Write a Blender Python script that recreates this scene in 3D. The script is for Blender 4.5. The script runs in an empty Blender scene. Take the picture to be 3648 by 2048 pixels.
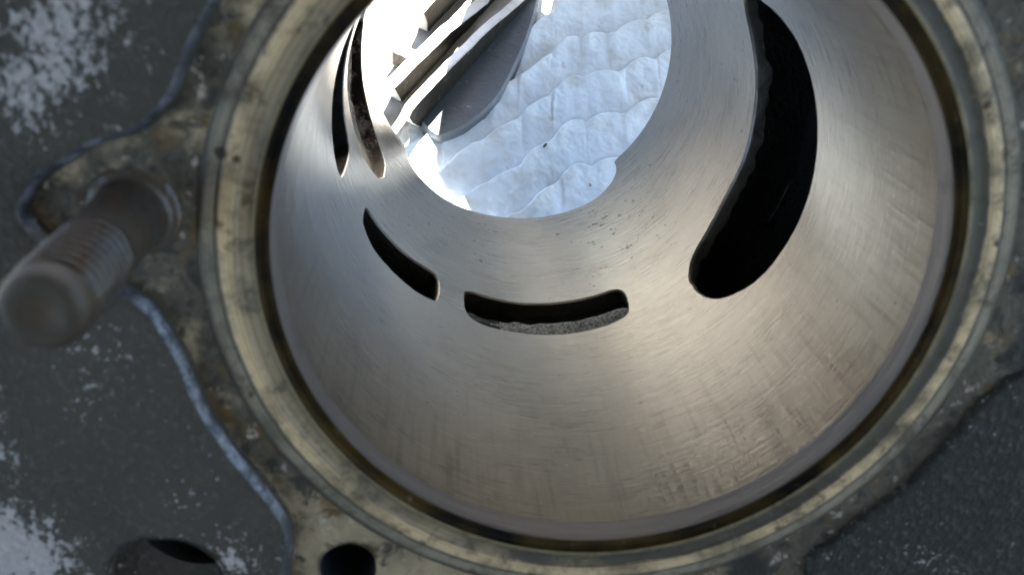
import bpy, bmesh, math, random
import numpy as np
from mathutils import Vector, Matrix, noise
from mathutils.geometry import delaunay_2d_cdt

# ------------------------------------------------------------------ set-up
# One scene unit is the bore radius (36 mm).
sc = bpy.context.scene
sc.unit_settings.system = 'METRIC'
sc.unit_settings.scale_length = 0.036
col = sc.collection
random.seed(7)

# frame of the engine cylinder: its +Z is the bore axis, pointing out of the deck
CYL = Matrix(((0.9971963, 0.0298760, 0.0686072, 0.0),
              (0.0374150, 0.5949422, -0.8028972, 0.0),
              (-0.0648047, 0.8032131, 0.5921563, 3.1),
              (0, 0, 0, 1)))

# camera
cam = bpy.data.cameras.new('camera')
cam_o = bpy.data.objects.new('camera', cam)
col.objects.link(cam_o)
cam_o.matrix_world = Matrix(((1, 0, 0, -0.311), (0, 0.8660254, -0.5, -1.447),
                             (0, 0.5, 0.8660254, 5.468), (0, 0, 0, 1)))
cam.sensor_width = 36.0
cam.lens = 3350.0 / 3648.0 * 36.0
cam.clip_start = 0.05
cam.clip_end = 500
cam.dof.use_dof = True
cam.dof.focus_distance = 5.7
cam.dof.aperture_fstop = 1.35
sc.camera = cam_o

# daylight
SUN_EL = math.radians(49)
SUN_AZ = math.atan2(0.19, 0.98)
ROOF_Y0, ROOF_Y1 = -75.0, 52.2
w = bpy.data.worlds.new('World')
sc.world = w
w.use_nodes = True
nt = w.node_tree
bg = nt.nodes['Background']
sky = nt.nodes.new('ShaderNodeTexSky')
sky.sky_type = 'NISHITA'
sky.sun_disc = False
sky.sun_elevation = SUN_EL
sky.sun_rotation = SUN_AZ
nt.links.new(sky.outputs[0], bg.inputs[0])
bg.inputs[1].default_value = 0.06
sun = bpy.data.lights.new('sun', 'SUN')
sun.energy = 5.0
sun.angle = math.radians(0.53)
sun.color = (1.0, 0.93, 0.83)
sun_o = bpy.data.objects.new('sun', sun)
col.objects.link(sun_o)
sd = Vector((math.sin(SUN_AZ) * math.cos(SUN_EL), math.cos(SUN_AZ) * math.cos(SUN_EL), math.sin(SUN_EL)))
sun_o.rotation_euler = sd.to_track_quat('Z', 'Y').to_euler()
sun_o.location = sd * 30

sc.view_settings.view_transform = 'Standard'
sc.view_settings.look = 'None'
sc.view_settings.exposure = 3.8
sc.view_settings.gamma = 1.0
sc.cycles.max_bounces = 12
sc.cycles.diffuse_bounces = 5
sc.cycles.glossy_bounces = 6


# ------------------------------------------------------------------ materials
class NB:
    """small node-graph helper"""
    def __init__(s, name, rough=0.5, metal=0.0, color=(0.72, 0.71, 0.70)):
        s.m = bpy.data.materials.new(name)
        s.m.use_nodes = True
        s.t = s.m.node_tree
        s.b = s.t.nodes['Principled BSDF']
        s.set('Roughness', rough)
        s.set('Metallic', metal)
        s.set('Base Color', color)
        s.tc = s.t.nodes.new('ShaderNodeTexCoord')
        s._uv = None

    def set(s, k, v):
        if isinstance(v, bpy.types.NodeSocket):
            s.t.links.new(v, s.b.inputs[k])
        elif isinstance(v, tuple):
            s.b.inputs[k].default_value = (*v, 1.0)
        else:
            s.b.inputs[k].default_value = v

    @property
    def obj(s):
        return s.tc.outputs['Object']

    @property
    def uv(s):
        return s.tc.outputs['UV']

    def lk(s, v, sock):
        if isinstance(v, bpy.types.NodeSocket):
            s.t.links.new(v, sock)
        elif isinstance(v, tuple):
            sock.default_value = (*v, 1.0) if len(sock.default_value) == 4 else v
        else:
            sock.default_value = v

    def map(s, vec, scale=(1, 1, 1), rot=(0, 0, 0), loc=(0, 0, 0)):
        n = s.t.nodes.new('ShaderNodeMapping')
        s.lk(vec, n.inputs[0])
        n.inputs['Scale'].default_value = scale
        n.inputs['Rotation'].default_value = rot
        n.inputs['Location'].default_value = loc
        return n.outputs[0]

    def noise(s, vec, scale, detail=4, rough=0.55, dist=0.0):
        n = s.t.nodes.new('ShaderNodeTexNoise')
        s.lk(vec, n.inputs['Vector'])
        n.inputs['Scale'].default_value = scale
        n.inputs['Detail'].default_value = detail
        n.inputs['Roughness'].default_value = rough
        n.inputs['Distortion'].default_value = dist
        return n.outputs['Fac']

    def voro(s, vec, scale, feat='F1'):
        n = s.t.nodes.new('ShaderNodeTexVoronoi')
        n.feature = feat
        s.lk(vec, n.inputs['Vector'])
        n.inputs['Scale'].default_value = scale
        return n.outputs['Distance']

    def ramp(s, fac, stops, interp='LINEAR'):
        n = s.t.nodes.new('ShaderNodeValToRGB')
        n.color_ramp.interpolation = interp
        e = n.color_ramp.elements
        while len(e) < len(stops):
            e.new(0.5)
        for el, (p, c) in zip(e, stops):
            el.position = p
            el.color = (*c, 1) if isinstance(c, tuple) else (c, c, c, 1)
        s.lk(fac, n.inputs[0])
        return n.outputs[0]

    def mix(s, fac, a, b, mode='MIX'):
        n = s.t.nodes.new('ShaderNodeMix')
        n.data_type = 'RGBA'
        n.blend_type = mode
        s.lk(fac, n.inputs[0])
        s.lk(a, n.inputs[6])
        s.lk(b, n.inputs[7])
        return n.outputs[2]

    def math(s, op, a, b=0.0, c=0.0):
        n = s.t.nodes.new('ShaderNodeMath')
        n.operation = op
        s.lk(a, n.inputs[0])
        s.lk(b, n.inputs[1])
        s.lk(c, n.inputs[2])
        return n.outputs[0]

    def xyz(s, vec):
        n = s.t.nodes.new('ShaderNodeSeparateXYZ')
        s.lk(vec, n.inputs[0])
        return n.outputs

    def dist(s, vec, p):
        n = s.t.nodes.new('ShaderNodeVectorMath')
        n.operation = 'DISTANCE'
        s.lk(vec, n.inputs[0])
        n.inputs[1].default_value = p
        return n.outputs['Value']

    def bump(s, h, strength=0.3, dist=0.01, prev=None):
        n = s.t.nodes.new('ShaderNodeBump')
        n.inputs['Strength'].default_value = strength
        n.inputs['Distance'].default_value = dist
        s.lk(h, n.inputs['Height'])
        if prev is not None:
            s.lk(prev, n.inputs['Normal'])
        s.t.links.new(n.outputs[0], s.b.inputs['Normal'])
        return n.outputs[0]


# honed bore metal (uv: x = angle, y = height)
BR, BK = 0.185, 0.455


def bore_metal():
    k = NB('honed_metal', 0.36, 0.95)
    u, vz, _ = k.xyz(k.uv)
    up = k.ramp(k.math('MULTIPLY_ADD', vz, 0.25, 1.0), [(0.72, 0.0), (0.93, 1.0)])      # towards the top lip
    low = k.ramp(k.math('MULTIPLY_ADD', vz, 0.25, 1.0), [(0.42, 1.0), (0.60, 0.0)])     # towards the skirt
    hor = k.noise(k.map(k.uv, (1.0, 22, 1)), 3.0, 6, 0.62, 0.15)
    hor2 = k.noise(k.map(k.uv, (2.5, 110, 1), (0, 0, 0.04)), 2.0, 3)
    x1 = k.noise(k.map(k.uv, (2.5, 55, 1), (0, 0, 0.55)), 1.6, 4, 0.6)
    x2 = k.noise(k.map(k.uv, (2.5, 55, 1), (0, 0, -0.50)), 1.6, 4, 0.6)
    sw = k.noise(k.map(k.uv, (1.6, 34, 1), (0, 0, 0.95), (0.3, 0.1, 0)), 2.2, 5, 0.65, 1.1)   # swirled hone marks on the skirt
    ver = k.math('ADD', k.math('MULTIPLY', k.noise(k.map(k.uv, (17, 0.9, 1)), 1.7, 5, 0.65, 0.2), 0.6), k.math('MULTIPLY', k.noise(k.map(k.uv, (60, 1.4, 1), (0, 0, 0.03)), 1.3, 3, 0.6), 0.4))
    cloud = k.noise(k.uv, 1.6, 5, 0.6)
    patch = k.noise(k.map(k.uv, (1, 0.6, 1), (0, 0, 0), (4, 2, 0)), 3.4, 4, 0.6)
    base = k.mix(k.ramp(cloud, [(0.36, 0.0), (0.64, 1.0)]), tuple(v * BK for v in (0.43, 0.405, 0.355)), tuple(v * BK for v in (0.53, 0.505, 0.455)))
    base = k.mix(k.ramp(patch, [(0.54, 0.0), (0.74, 0.4)]), base, tuple(v * BK for v in (0.52, 0.45, 0.38)))
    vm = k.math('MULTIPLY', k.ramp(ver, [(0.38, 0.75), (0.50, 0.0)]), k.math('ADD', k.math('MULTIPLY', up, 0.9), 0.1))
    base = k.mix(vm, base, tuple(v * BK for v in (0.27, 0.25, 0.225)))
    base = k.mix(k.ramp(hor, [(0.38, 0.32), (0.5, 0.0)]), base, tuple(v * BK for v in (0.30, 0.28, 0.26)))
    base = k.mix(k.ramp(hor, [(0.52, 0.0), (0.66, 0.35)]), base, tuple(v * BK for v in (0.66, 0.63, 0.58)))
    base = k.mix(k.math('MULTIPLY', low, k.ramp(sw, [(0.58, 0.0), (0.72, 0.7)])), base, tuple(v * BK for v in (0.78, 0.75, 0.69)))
    zone = k.ramp(k.noise(k.map(k.uv, (1, 1, 1), (0, 0, 0), (2, 5, 0)), 1.5, 2), [(0.40, 0.0), (0.62, 1.0)])
    zone = k.math('MULTIPLY', zone, k.math('ADD', k.math('MULTIPLY', low, 0.9), 0.25))
    pv = k.voro(k.map(k.uv, (1, 0.8, 1)), 30)
    size = k.noise(k.uv, 13, 1)
    pit = k.math('LESS_THAN', pv, k.math('MULTIPLY', k.math('SUBTRACT', size, 0.40), k.math('ADD', k.math('MULTIPLY', zone, 1.0), 0.22)))
    base = k.mix(pit, base, (0.03, 0.026, 0.022))
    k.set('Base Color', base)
    # a stretch near the lip rubbed brighter by the rings
    pol = k.ramp(k.dist(k.map(k.uv, (1, 2.4, 1)), (math.radians(-52), -0.62, 0.0)), [(0.10, 1.0), (0.62, 0.0)])
    pol = k.math('MULTIPLY', pol, k.ramp(ver, [(0.40, 0.25), (0.55, 1.0)]))
    k.set('Roughness', k.math('ADD', k.math('MULTIPLY', pol, -0.05), k.math('ADD', k.math('MULTIPLY', hor, 0.14), k.math('ADD', BR, k.math('MULTIPLY', cloud, 0.06)))))
    h = k.math('ADD', k.math('MULTIPLY', hor, 0.42), k.math('ADD', k.math('MULTIPLY', hor2, 0.4), k.math('ADD', k.math('MULTIPLY', x1, 0.28), k.math('MULTIPLY', x2, 0.24))))
    h = k.math('ADD', h, k.math('MULTIPLY', k.math('MULTIPLY', ver, up), 1.7))
    h = k.math('ADD', h, k.math('MULTIPLY', k.math('MULTIPLY', sw, low), 0.8))
    n1 = k.bump(h, 0.24, 0.009)
    k.bump(k.math('MULTIPLY', pit, -1.0), 0.5, 0.006, n1)
    return k.m


def lip_metal():
    k = NB('lip_metal', 0.36, 0.9)
    n = k.noise(k.map(k.uv, (1.2, 30, 1)), 3, 4)
    d = k.noise(k.uv, 6, 4)
    c = k.mix(n, (0.22, 0.215, 0.225), (0.40, 0.395, 0.415))
    k.set('Base Color', k.mix(k.ramp(d, [(0.62, 0.0), (0.72, 0.6)]), c, (0.2, 0.2, 0.21)))
    k.bump(n, 0.25, 0.006)
    return k.m


def ring_metal():
    """sealing faces round the bore; wear and staining follow the turned bands"""
    k = NB('sealing_ring_metal', 0.5, 0.35)
    x, y, z = k.xyz(k.obj)
    r = k.math('SQRT', k.math('ADD', k.math('MULTIPLY', x, x), k.math('MULTIPLY', y, y)))
    fray = k.noise(k.obj, 26, 5, 0.7)
    wob = k.math('ADD', k.math('MULTIPLY', k.math('SUBTRACT', k.noise(k.obj, 3.5, 4), 0.5), 0.022), k.math('MULTIPLY', k.math('SUBTRACT', fray, 0.5), 0.012))
    t = k.math('MULTIPLY', k.math('SUBTRACT', k.math('ADD', r, wob), 1.04), 5.0)      # 1.04..1.24 -> 0..1
    c = k.ramp(t, [(0.00, (0.07, 0.055, 0.025)), (0.05, (0.20, 0.155, 0.075)), (0.11, (0.17, 0.14, 0.085)),
                   (0.15, (0.06, 0.055, 0.042)), (0.32, (0.07, 0.065, 0.05)), (0.345, (0.54, 0.405, 0.225)),
                   (0.53, (0.64, 0.485, 0.28)), (0.575, (0.10, 0.088, 0.064)), (0.60, (0.11, 0.10, 0.075)), (0.64, (0.29, 0.25, 0.18)),
                   (0.76, (0.19, 0.17, 0.125)), (0.80, (0.06, 0.052, 0.035))])
    inner = k.math('MULTIPLY', k.ramp(t, [(0.10, 0.0), (0.15, 1.0), (0.31, 1.0), (0.36, 0.0)]),
                   k.ramp(k.math('ADD', k.math('MULTIPLY', x, -0.30), k.noise(k.obj, 3.0, 5, 0.65)), [(0.52, 0.0), (0.72, 0.9)]))
    c = k.mix(inner, c, (0.34, 0.265, 0.155))
    lr = k.noise(k.math('ADD', k.math('MULTIPLY', r, 95), k.math('MULTIPLY', k.noise(k.obj, 1.4, 4, 0.6), 2.5)), 1.0, 4, 0.7)
    c = k.mix(k.ramp(lr, [(0.36, 0.7), (0.54, 0.0)]), c, (0.055, 0.05, 0.035))
    g1 = k.noise(k.obj, 4.5, 6, 0.65)
    g2 = k.noise(k.map(k.obj, (1, 1, 1), (0, 0, 0), (3, 7, 0)), 11, 6, 0.68, 0.4)
    c = k.mix(k.ramp(g1, [(0.36, 0.75), (0.52, 0.0)]), c, (0.065, 0.058, 0.036))
    c = k.mix(k.ramp(g2, [(0.52, 0.0), (0.64, 0.65)]), c, (0.035, 0.03, 0.018))
    sp = k.noise(k.obj, 13, 5, 0.7)
    c = k.mix(k.ramp(sp, [(0.58, 0.0), (0.68, 0.85)]), c, (0.055, 0.032, 0.010))
    c = k.mix(k.ramp(fray, [(0.62, 0.0), (0.72, 0.5)]), c, (0.36, 0.33, 0.28))
    for px, py, rr in ((1.012, 0.49, 0.016), (1.142, 0.072, 0.013), (-1.116, 0.326, 0.022), (-1.074, 0.311, 0.014), (-0.127, -1.073, 0.008)):
        d = k.math('ADD', k.dist(k.obj, (px, py, 0.01)), k.math('MULTIPLY', k.math('SUBTRACT', fray, 0.5), 0.02))
        c = k.mix(k.ramp(k.math('DIVIDE', d, rr), [(0.6, 0.92), (1.0, 0.0)]), c, (0.03, 0.02, 0.01))
    k.set('Base Color', c)
    lines = k.noise(k.math('MULTIPLY', r, 1.0), 130, 2)
    k.set('Roughness', k.math('ADD', 0.40, k.math('MULTIPLY', sp, 0.35)))
    n1 = k.bump(lines, 0.35, 0.006)
    k.bump(sp, 0.3, 0.012, n1)
    return k.m


def groove_mat():
    k = NB('oily_groove', 0.55, 0.0)
    k.set('Specular IOR Level', 0.12)
    n = k.noise(k.obj, 4, 5, 0.6)
    c = k.mix(k.ramp(n, [(0.40, 0.0), (0.62, 1.0)]), (0.006, 0.0055, 0.004), (0.060, 0.038, 0.010))
    sp = k.noise(k.obj, 22, 3)
    c = k.mix(k.ramp(sp, [(0.68, 0.0), (0.75, 0.7)]), c, (0.16, 0.14, 0.11))
    k.set('Base Color', c)
    k.bump(n, 0.2, 0.01)
    return k.m


def deck_mat():
    """bare, corroded gasket face: pale beige metal, black carbon, rust and oil"""
    k = NB('corroded_deck', 0.6, 0.15)
    x, y, z = k.xyz(k.obj)
    n1 = k.noise(k.obj, 4.5, 6, 0.62)
    n2 = k.noise(k.map(k.obj, (1, 1, 1), (0, 0, 0), (3, 7, 0)), 11, 6, 0.65, 0.4)
    n3 = k.noise(k.map(k.obj, (1, 1, 1), (0, 0, 0), (9, 2, 0)), 6.5, 5, 0.6)
    beige = k.mix(k.ramp(n1, [(0.35, 0.0), (0.65, 1.0)]), (0.15, 0.12, 0.07), (0.36, 0.285, 0.175))
    grey = k.mix(k.ramp(n2, [(0.35, 0.0), (0.68, 1.0)]), (0.014, 0.0125, 0.007), (0.125, 0.108, 0.070))
    # bare metal survives best low on the left of the bore, dirt sits elsewhere
    low = k.dist(k.obj, (-0.62, -1.08, 0.0))
    w_low = k.ramp(low, [(0.22, 0.30), (0.55, 0.05), (0.9, 0.0)])
    sel = k.ramp(k.math('ADD', n1, k.math('SUBTRACT', w_low, k.ramp(k.math('MULTIPLY_ADD', x, 0.5, 0.5), [(0.60, 0.03), (0.85, 0.13)]))), [(0.46, 0.0), (0.60, 1.0)])
    c = k.mix(sel, grey, beige)
    c = k.mix(k.ramp(n2, [(0.53, 0.0), (0.62, 0.85)]), c, (0.010, 0.010, 0.007))
    c = k.mix(k.ramp(n3, [(0.56, 0.0), (0.67, 0.8)]), c, (0.10, 0.055, 0.008))
    c = k.mix(k.ramp(k.noise(k.obj, 15, 5, 0.65), [(0.60, 0.0), (0.68, 0.9)]), c, (0.40, 0.35, 0.28))
    for px, py, rr in ((0.55, -1.15, 0.13), (1.30, -0.05, 0.10), (1.36, -0.30, 0.12)):      # tarry residue
        d = k.math('ADD', k.dist(k.obj, (px, py, 0.0)), k.math('MULTIPLY', k.math('SUBTRACT', n2, 0.5), 0.22))
        c = k.mix(k.ramp(k.math('DIVIDE', d, rr), [(0.45, 0.95), (0.95, 0.0)]), c, (0.007, 0.0065, 0.0045))
    k.set('Base Color', c)
    k.set('Roughness', k.math('ADD', 0.4, k.math('MULTIPLY', n2, 0.35)))
    a = k.bump(n2, 0.6, 0.03)
    k.bump(k.noise(k.obj, 60, 3), 0.4, 0.006, a)
    return k.m


def panel_mat(name, dark, flake_zones, green=0.0):
    """dark cast paint with white corrosion breaking through in patches"""
    k = NB(name, 0.55, 0.0)
    n1 = k.noise(k.obj, 3.0, 5, 0.6)
    grain = k.noise(k.map(k.obj, (1, 0.75, 1), (0, 0, 0.5)), 40, 5, 0.65)
    c = k.mix(n1, dark[0], dark[1])
    c = k.mix(k.ramp(grain, [(0.52, 0.0), (0.70, 0.5)]), c, (0.12, 0.12, 0.11))
    fl = k.math('ADD', k.math('MULTIPLY', k.noise(k.map(k.obj, (1, 0.7, 1), (0, 0, -0.6)), 44, 6, 0.75, 0.2), 0.72), k.math('MULTIPLY', k.noise(k.obj, 7, 3, 0.6), 0.30))
    zone = None
    for (p, r0, r1, amt) in flake_zones:
        zz = k.ramp(k.dist(k.obj, (p[0], p[1], 0.05)), [(r0, amt), (r1, 0.0)])
        zone = zz if zone is None else k.math('MAXIMUM', zone, zz)
    sp = k.ramp(k.math('SUBTRACT', k.noise(k.obj, 42, 4, 0.7), k.math('SUBTRACT', 0.98, k.math('MULTIPLY', k.noise(k.obj, 3.1, 4, 0.65), 0.62))), [(0.0, 0.0), (0.04, 0.8)])
    if zone is not None:
        mask = k.ramp(k.math('ADD', fl, zone), [(0.665, 0.0), (0.715, 1.0)])
        wcol = k.mix(k.noise(k.obj, 40, 2), (0.24, 0.225, 0.215), (0.56, 0.53, 0.51))
        c = k.mix(k.math('MAXIMUM', mask, sp), c, wcol)
    else:
        c = k.mix(sp, c, (0.30, 0.30, 0.27))
    k.set('Base Color', c)
    k.set('Roughness', k.math('ADD', 0.42, k.math('MULTIPLY', grain, 0.30)))
    k.set('Specular IOR Level', 0.35)
    a = k.bump(grain, 1.0, 0.03)
    k.bump(k.ramp(k.math('ADD', fl, zone), [(0.665, 0.0), (0.715, 1.0)]) if zone is not None else fl, 0.6, 0.012, a)
    return k.m


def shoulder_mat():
    """edge of the cast panels, rubbed paint with a bluish sky highlight painted into its colour"""
    k = NB('rubbed_edge_highlight', 0.38, 0.25)
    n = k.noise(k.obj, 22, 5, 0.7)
    c = k.mix(k.ramp(n, [(0.40, 0.0), (0.62, 1.0)]), (0.035, 0.040, 0.048), (0.20, 0.21, 0.235))  # paler bluish tone puts the sky highlight into the colour
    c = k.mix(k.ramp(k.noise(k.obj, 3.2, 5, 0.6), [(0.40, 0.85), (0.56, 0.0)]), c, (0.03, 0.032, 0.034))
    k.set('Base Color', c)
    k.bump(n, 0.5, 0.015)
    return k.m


def port_mat(name, base, crust=0.0, rough=0.6, tips=(), speck=False):
    k = NB(name, rough, 0.0)
    n = k.noise(k.obj, 18, 6, 0.65)
    c = k.mix(n, tuple(v * 0.4 for v in base), base)
    if crust:
        m = k.ramp(k.noise(k.obj, 7, 6, 0.7), [(0.60 - crust, 0.0), (0.66 - crust, 1.0)])
        cc = k.mix(k.ramp(k.noise(k.obj, 25, 5, 0.7), [(0.40, 0.0), (0.60, 1.0)]), (0.16, 0.065, 0.03), (0.70, 0.68, 0.66))
        c = k.mix(m, c, cc)
    else:
        m = k.ramp(k.noise(k.obj, 30, 4, 0.7), [(0.66, 0.0), (0.72, 0.7)])
        c = k.mix(m, c, tuple(min(0.5, v * 5) for v in base))
    if speck:      # sand-cast grain with dark pores
        g = k.noise(k.obj, 55, 4, 0.75)
        c = k.mix(k.ramp(g, [(0.44, 0.85), (0.54, 0.0)]), base, (0.10, 0.10, 0.09))
        n = g
    for p, r0, r1 in tips:      # pale crust tone that also paints in the lit narrow end of the slot
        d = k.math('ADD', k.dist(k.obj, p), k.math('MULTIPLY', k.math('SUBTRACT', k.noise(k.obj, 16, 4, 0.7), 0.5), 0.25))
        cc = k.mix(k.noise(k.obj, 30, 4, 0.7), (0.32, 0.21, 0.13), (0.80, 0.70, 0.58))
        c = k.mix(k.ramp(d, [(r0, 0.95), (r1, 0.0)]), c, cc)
    k.set('Base Color', c)
    k.bump(n, 0.8, 0.03)
    return k.m


def edge_mat():
    k = NB('bright_edge', 0.4, 0.8)
    n = k.noise(k.obj, 30, 3)
    k.set('Base Color', k.mix(n, (0.4, 0.38, 0.35), (0.75, 0.72, 0.68)))
    return k.m


def stud_mat():
    k = NB('stud_steel', 0.42, 0.45)
    n = k.noise(k.obj, 9, 5)
    n2 = k.noise(k.map(k.obj, (1, 1, 0.5)), 24, 4)
    c = k.mix(n, (0.038, 0.034, 0.029), (0.088, 0.078, 0.064))
    c = k.mix(k.ramp(n2, [(0.50, 0.0), (0.66, 0.8)]), c, (0.075, 0.046, 0.022))
    x, y, z = k.xyz(k.obj)
    r = k.math('SQRT', k.math('ADD', k.math('MULTIPLY', x, x), k.math('MULTIPLY', y, y)))
    c = k.mix(k.ramp(k.math('MULTIPLY', r, 9.0), [(0.80, 1.0), (0.90, 0.0)]), c, (0.012, 0.010, 0.008))
    k.set('Base Color', c)
    k.bump(n2, 0.35, 0.02)
    return k.m


def stud_tip_mat():
    k = NB('rusty_stud_end', 0.6, 0.25)
    d = k.dist(k.obj, (0.0, 0.0, 0.66))
    n = k.noise(k.obj, 20, 4)
    c = k.mix(n, (0.022, 0.017, 0.010), (0.050, 0.039, 0.024))
    c = k.mix(k.ramp(k.math('ADD', d, k.math('MULTIPLY', n, 0.03)), [(0.0, 0.8), (0.07, 0.0)]), c, (0.07, 0.042, 0.020))
    k.set('Base Color', c)
    k.bump(n, 0.4, 0.01)
    return k.m


def pad_mat():
    k = NB('blue_quilted_cloth', 0.95, 0.0)
    n = k.noise(k.obj, 2.6, 4)
    c = k.mix(n, (0.70, 0.785, 0.845), (0.82, 0.87, 0.90))
    st = k.noise(k.map(k.obj, (1, 1, 0.2), (0, 0, 0), (5, 3, 0)), 4.5, 4, 0.6)
    c = k.mix(k.ramp(st, [(0.50, 0.0), (0.70, 0.6)]), c, (0.58, 0.56, 0.53))
    st2 = k.noise(k.map(k.obj, (1, 1, 0.2), (0, 0, 0), (1, 8, 0)), 9, 3, 0.6)
    c = k.mix(k.ramp(st2, [(0.66, 0.0), (0.74, 0.5)]), c, (0.52, 0.44, 0.36))
    fib = k.noise(k.obj, 75, 4, 0.7)
    c = k.mix(k.ramp(fib, [(0.60, 0.0), (0.76, 0.30)]), c, (0.40, 0.46, 0.52))
    sp = k.math('LESS_THAN', k.voro(k.obj, 15), k.math('MULTIPLY', k.math('SUBTRACT', k.noise(k.obj, 9, 1), 0.42), 0.28))
    c = k.mix(sp, c, (0.30, 0.30, 0.29))
    k.set('Base Color', c)
    try:
        k.set('Sheen Weight', 0.15)
    except Exception:
        pass
    k.bump(k.noise(k.obj, 38, 5, 0.7), 0.5, 0.012)
    return k.m


def cast_mat(name='dark_casting', a=(0.006, 0.0055, 0.0035), b=(0.030, 0.026, 0.018)):
    k = NB(name, 0.5, 0.2)
    n = k.noise(k.obj, 7, 6, 0.65)
    c = k.mix(n, a, b)
    c = k.mix(k.ramp(k.noise(k.obj, 12, 5, 0.7), [(0.62, 0.0), (0.70, 0.8)]), c, (0.33, 0.30, 0.26))
    k.set('Base Color', c)
    k.bump(n, 0.6, 0.03)
    return k.m


def ground_mat():
    k = NB('pale_concrete', 0.9, 0.0)
    n = k.noise(k.obj, 1.4, 7, 0.6)
    c = k.mix(n, (0.16, 0.157, 0.15), (0.23, 0.225, 0.215))
    c = k.mix(k.ramp(k.noise(k.obj, 9, 5, 0.7), [(0.62, 0.0), (0.72, 0.6)]), c, (0.10, 0.095, 0.085))
    k.set('Base Color', c)
    k.bump(k.noise(k.obj, 14, 5), 0.4, 0.03)
    return k.m


M_BORE, M_LIP, M_RING, M_GROOVE, M_DECK = bore_metal(), lip_metal(), ring_metal(), groove_mat(), deck_mat()
M_PANEL = panel_mat('flaking_grey_paint', ((0.026, 0.0225, 0.0155), (0.066, 0.058, 0.041)),
                    [((-1.47, 0.66), 0.06, 0.30, 0.22), ((-1.60, 0.50), 0.02, 0.28, 0.21),
                     ((-1.98, -0.55), 0.05, 0.34, 0.22), ((-1.98, -1.02), 0.18, 0.44, 0.27), ((-1.18, -1.02), 0.0, 0.20, 0.19),
                     ((-1.38, 0.375), 0.0, 0.10, 0.17), ((-1.02, -1.02), 0.0, 0.10, 0.17)])
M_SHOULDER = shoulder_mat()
M_PANEL2 = panel_mat('dark_green_grey_paint', ((0.005, 0.006, 0.004), (0.016, 0.0165, 0.0115)),
                     [((1.08, -0.80), 0.0, 0.16, 0.13), ((0.82, -1.04), 0.0, 0.2, 0.12)])
M_BLACK = port_mat('carbon_shade_black', (0.008, 0.0075, 0.006))
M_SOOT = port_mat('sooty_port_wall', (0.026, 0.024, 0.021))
def tip_xyz(a, z, r=1.04):
    return (r * math.cos(math.radians(a)), r * math.sin(math.radians(a)), z)


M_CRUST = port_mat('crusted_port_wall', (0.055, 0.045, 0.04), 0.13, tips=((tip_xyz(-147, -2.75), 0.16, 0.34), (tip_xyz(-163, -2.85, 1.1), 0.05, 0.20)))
M_OILY = port_mat('oily_port_floor', (0.040, 0.036, 0.031), 0.0, 0.32)
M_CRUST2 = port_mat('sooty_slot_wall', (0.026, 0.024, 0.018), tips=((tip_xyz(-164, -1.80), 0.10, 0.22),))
M_CASTWALL = port_mat('rough_grey_casting', (0.80, 0.79, 0.78), speck=True)
M_WALL = port_mat('grimy_port_floor', (0.30, 0.29, 0.27))
M_EDGE, M_STUD, M_TIP, M_PAD, M_CAST, M_GROUND = edge_mat(), stud_mat(), stud_tip_mat(), pad_mat(), cast_mat(), ground_mat()
M_FLANGE = cast_mat('grey_flange', (0.055, 0.066, 0.082), (0.110, 0.126, 0.148))
M_ALU = cast_mat('bare_aluminium_casting', (0.50, 0.48, 0.45), (0.66, 0.64, 0.61))
M_RIM = cast_mat('flange_rim', (0.10, 0.11, 0.125), (0.20, 0.215, 0.235))
M_ROOT = cast_mat('pale_fin_root', (0.20, 0.19, 0.175), (0.30, 0.285, 0.26))
M_BARREL = cast_mat('outer_casting', (0.10, 0.10, 0.10), (0.24, 0.24, 0.23))
_k = NB('hole_oil', 0.55, 0.0, (0.006, 0.008, 0.013)); M_OIL = _k.m
_k = NB('dark_grit', 0.8, 0.0, (0.07, 0.085, 0.085)); M_GRIT = _k.m
_k = NB('tan_grit', 0.8, 0.0, (0.30, 0.22, 0.14)); M_TAN = _k.m


# ------------------------------------------------------------------ mesh helpers
def link_mesh(name, verts, faces, mats, parent=None, smooth=True, mat_idx=None, uv=None, normals=None):
    me = bpy.data.meshes.new(name)
    me.from_pydata([tuple(v) for v in verts], [], [tuple(f) for f in faces])
    if not isinstance(mats, (list, tuple)):
        mats = [mats]
    for m in mats:
        me.materials.append(m)
    if mat_idx is not None:
        me.polygons.foreach_set('material_index', mat_idx)
    me.polygons.foreach_set('use_smooth', [smooth] * len(me.polygons))
    if uv is not None:
        ul = me.uv_layers.new(name='UVMap')
        for p in me.polygons:
            us = [uv[v][0] for v in p.vertices]
            wrap = max(us) - min(us) > math.pi
            for li, v in zip(p.loop_indices, p.vertices):
                u, vv = uv[v]
                if wrap and u < math.pi * 0.5 + math.pi:
                    u += 2 * math.pi
                ul.data[li].uv = (u, vv)
    me.update()
    if normals is not None:
        me.normals_split_custom_set_from_vertices([tuple(n) for n in normals])
    o = bpy.data.objects.new(name, me)
    col.objects.link(o)
    if parent is not None:
        o.parent = parent
    return o


def inside(poly, x, y):
    c = False
    n = len(poly)
    j = n - 1
    for i in range(n):
        xi, yi = poly[i]
        xj, yj = poly[j]
        if (yi > y) != (yj > y) and x < (xj - xi) * (y - yi) / (yj - yi) + xi:
            c = not c
        j = i
    return c


def resample(poly, step, closed=True):
    out = []
    n = len(poly)
    for i in range(n if closed else n - 1):
        a = poly[i]
        b = poly[(i + 1) % n]
        d = math.hypot(b[0] - a[0], b[1] - a[1])
        m = max(1, int(round(d / step)))
        for q in range(m):
            t = q / m
            out.append((a[0] + (b[0] - a[0]) * t, a[1] + (b[1] - a[1]) * t))
    if not closed:
        out.append(tuple(poly[-1]))
    return out


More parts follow.
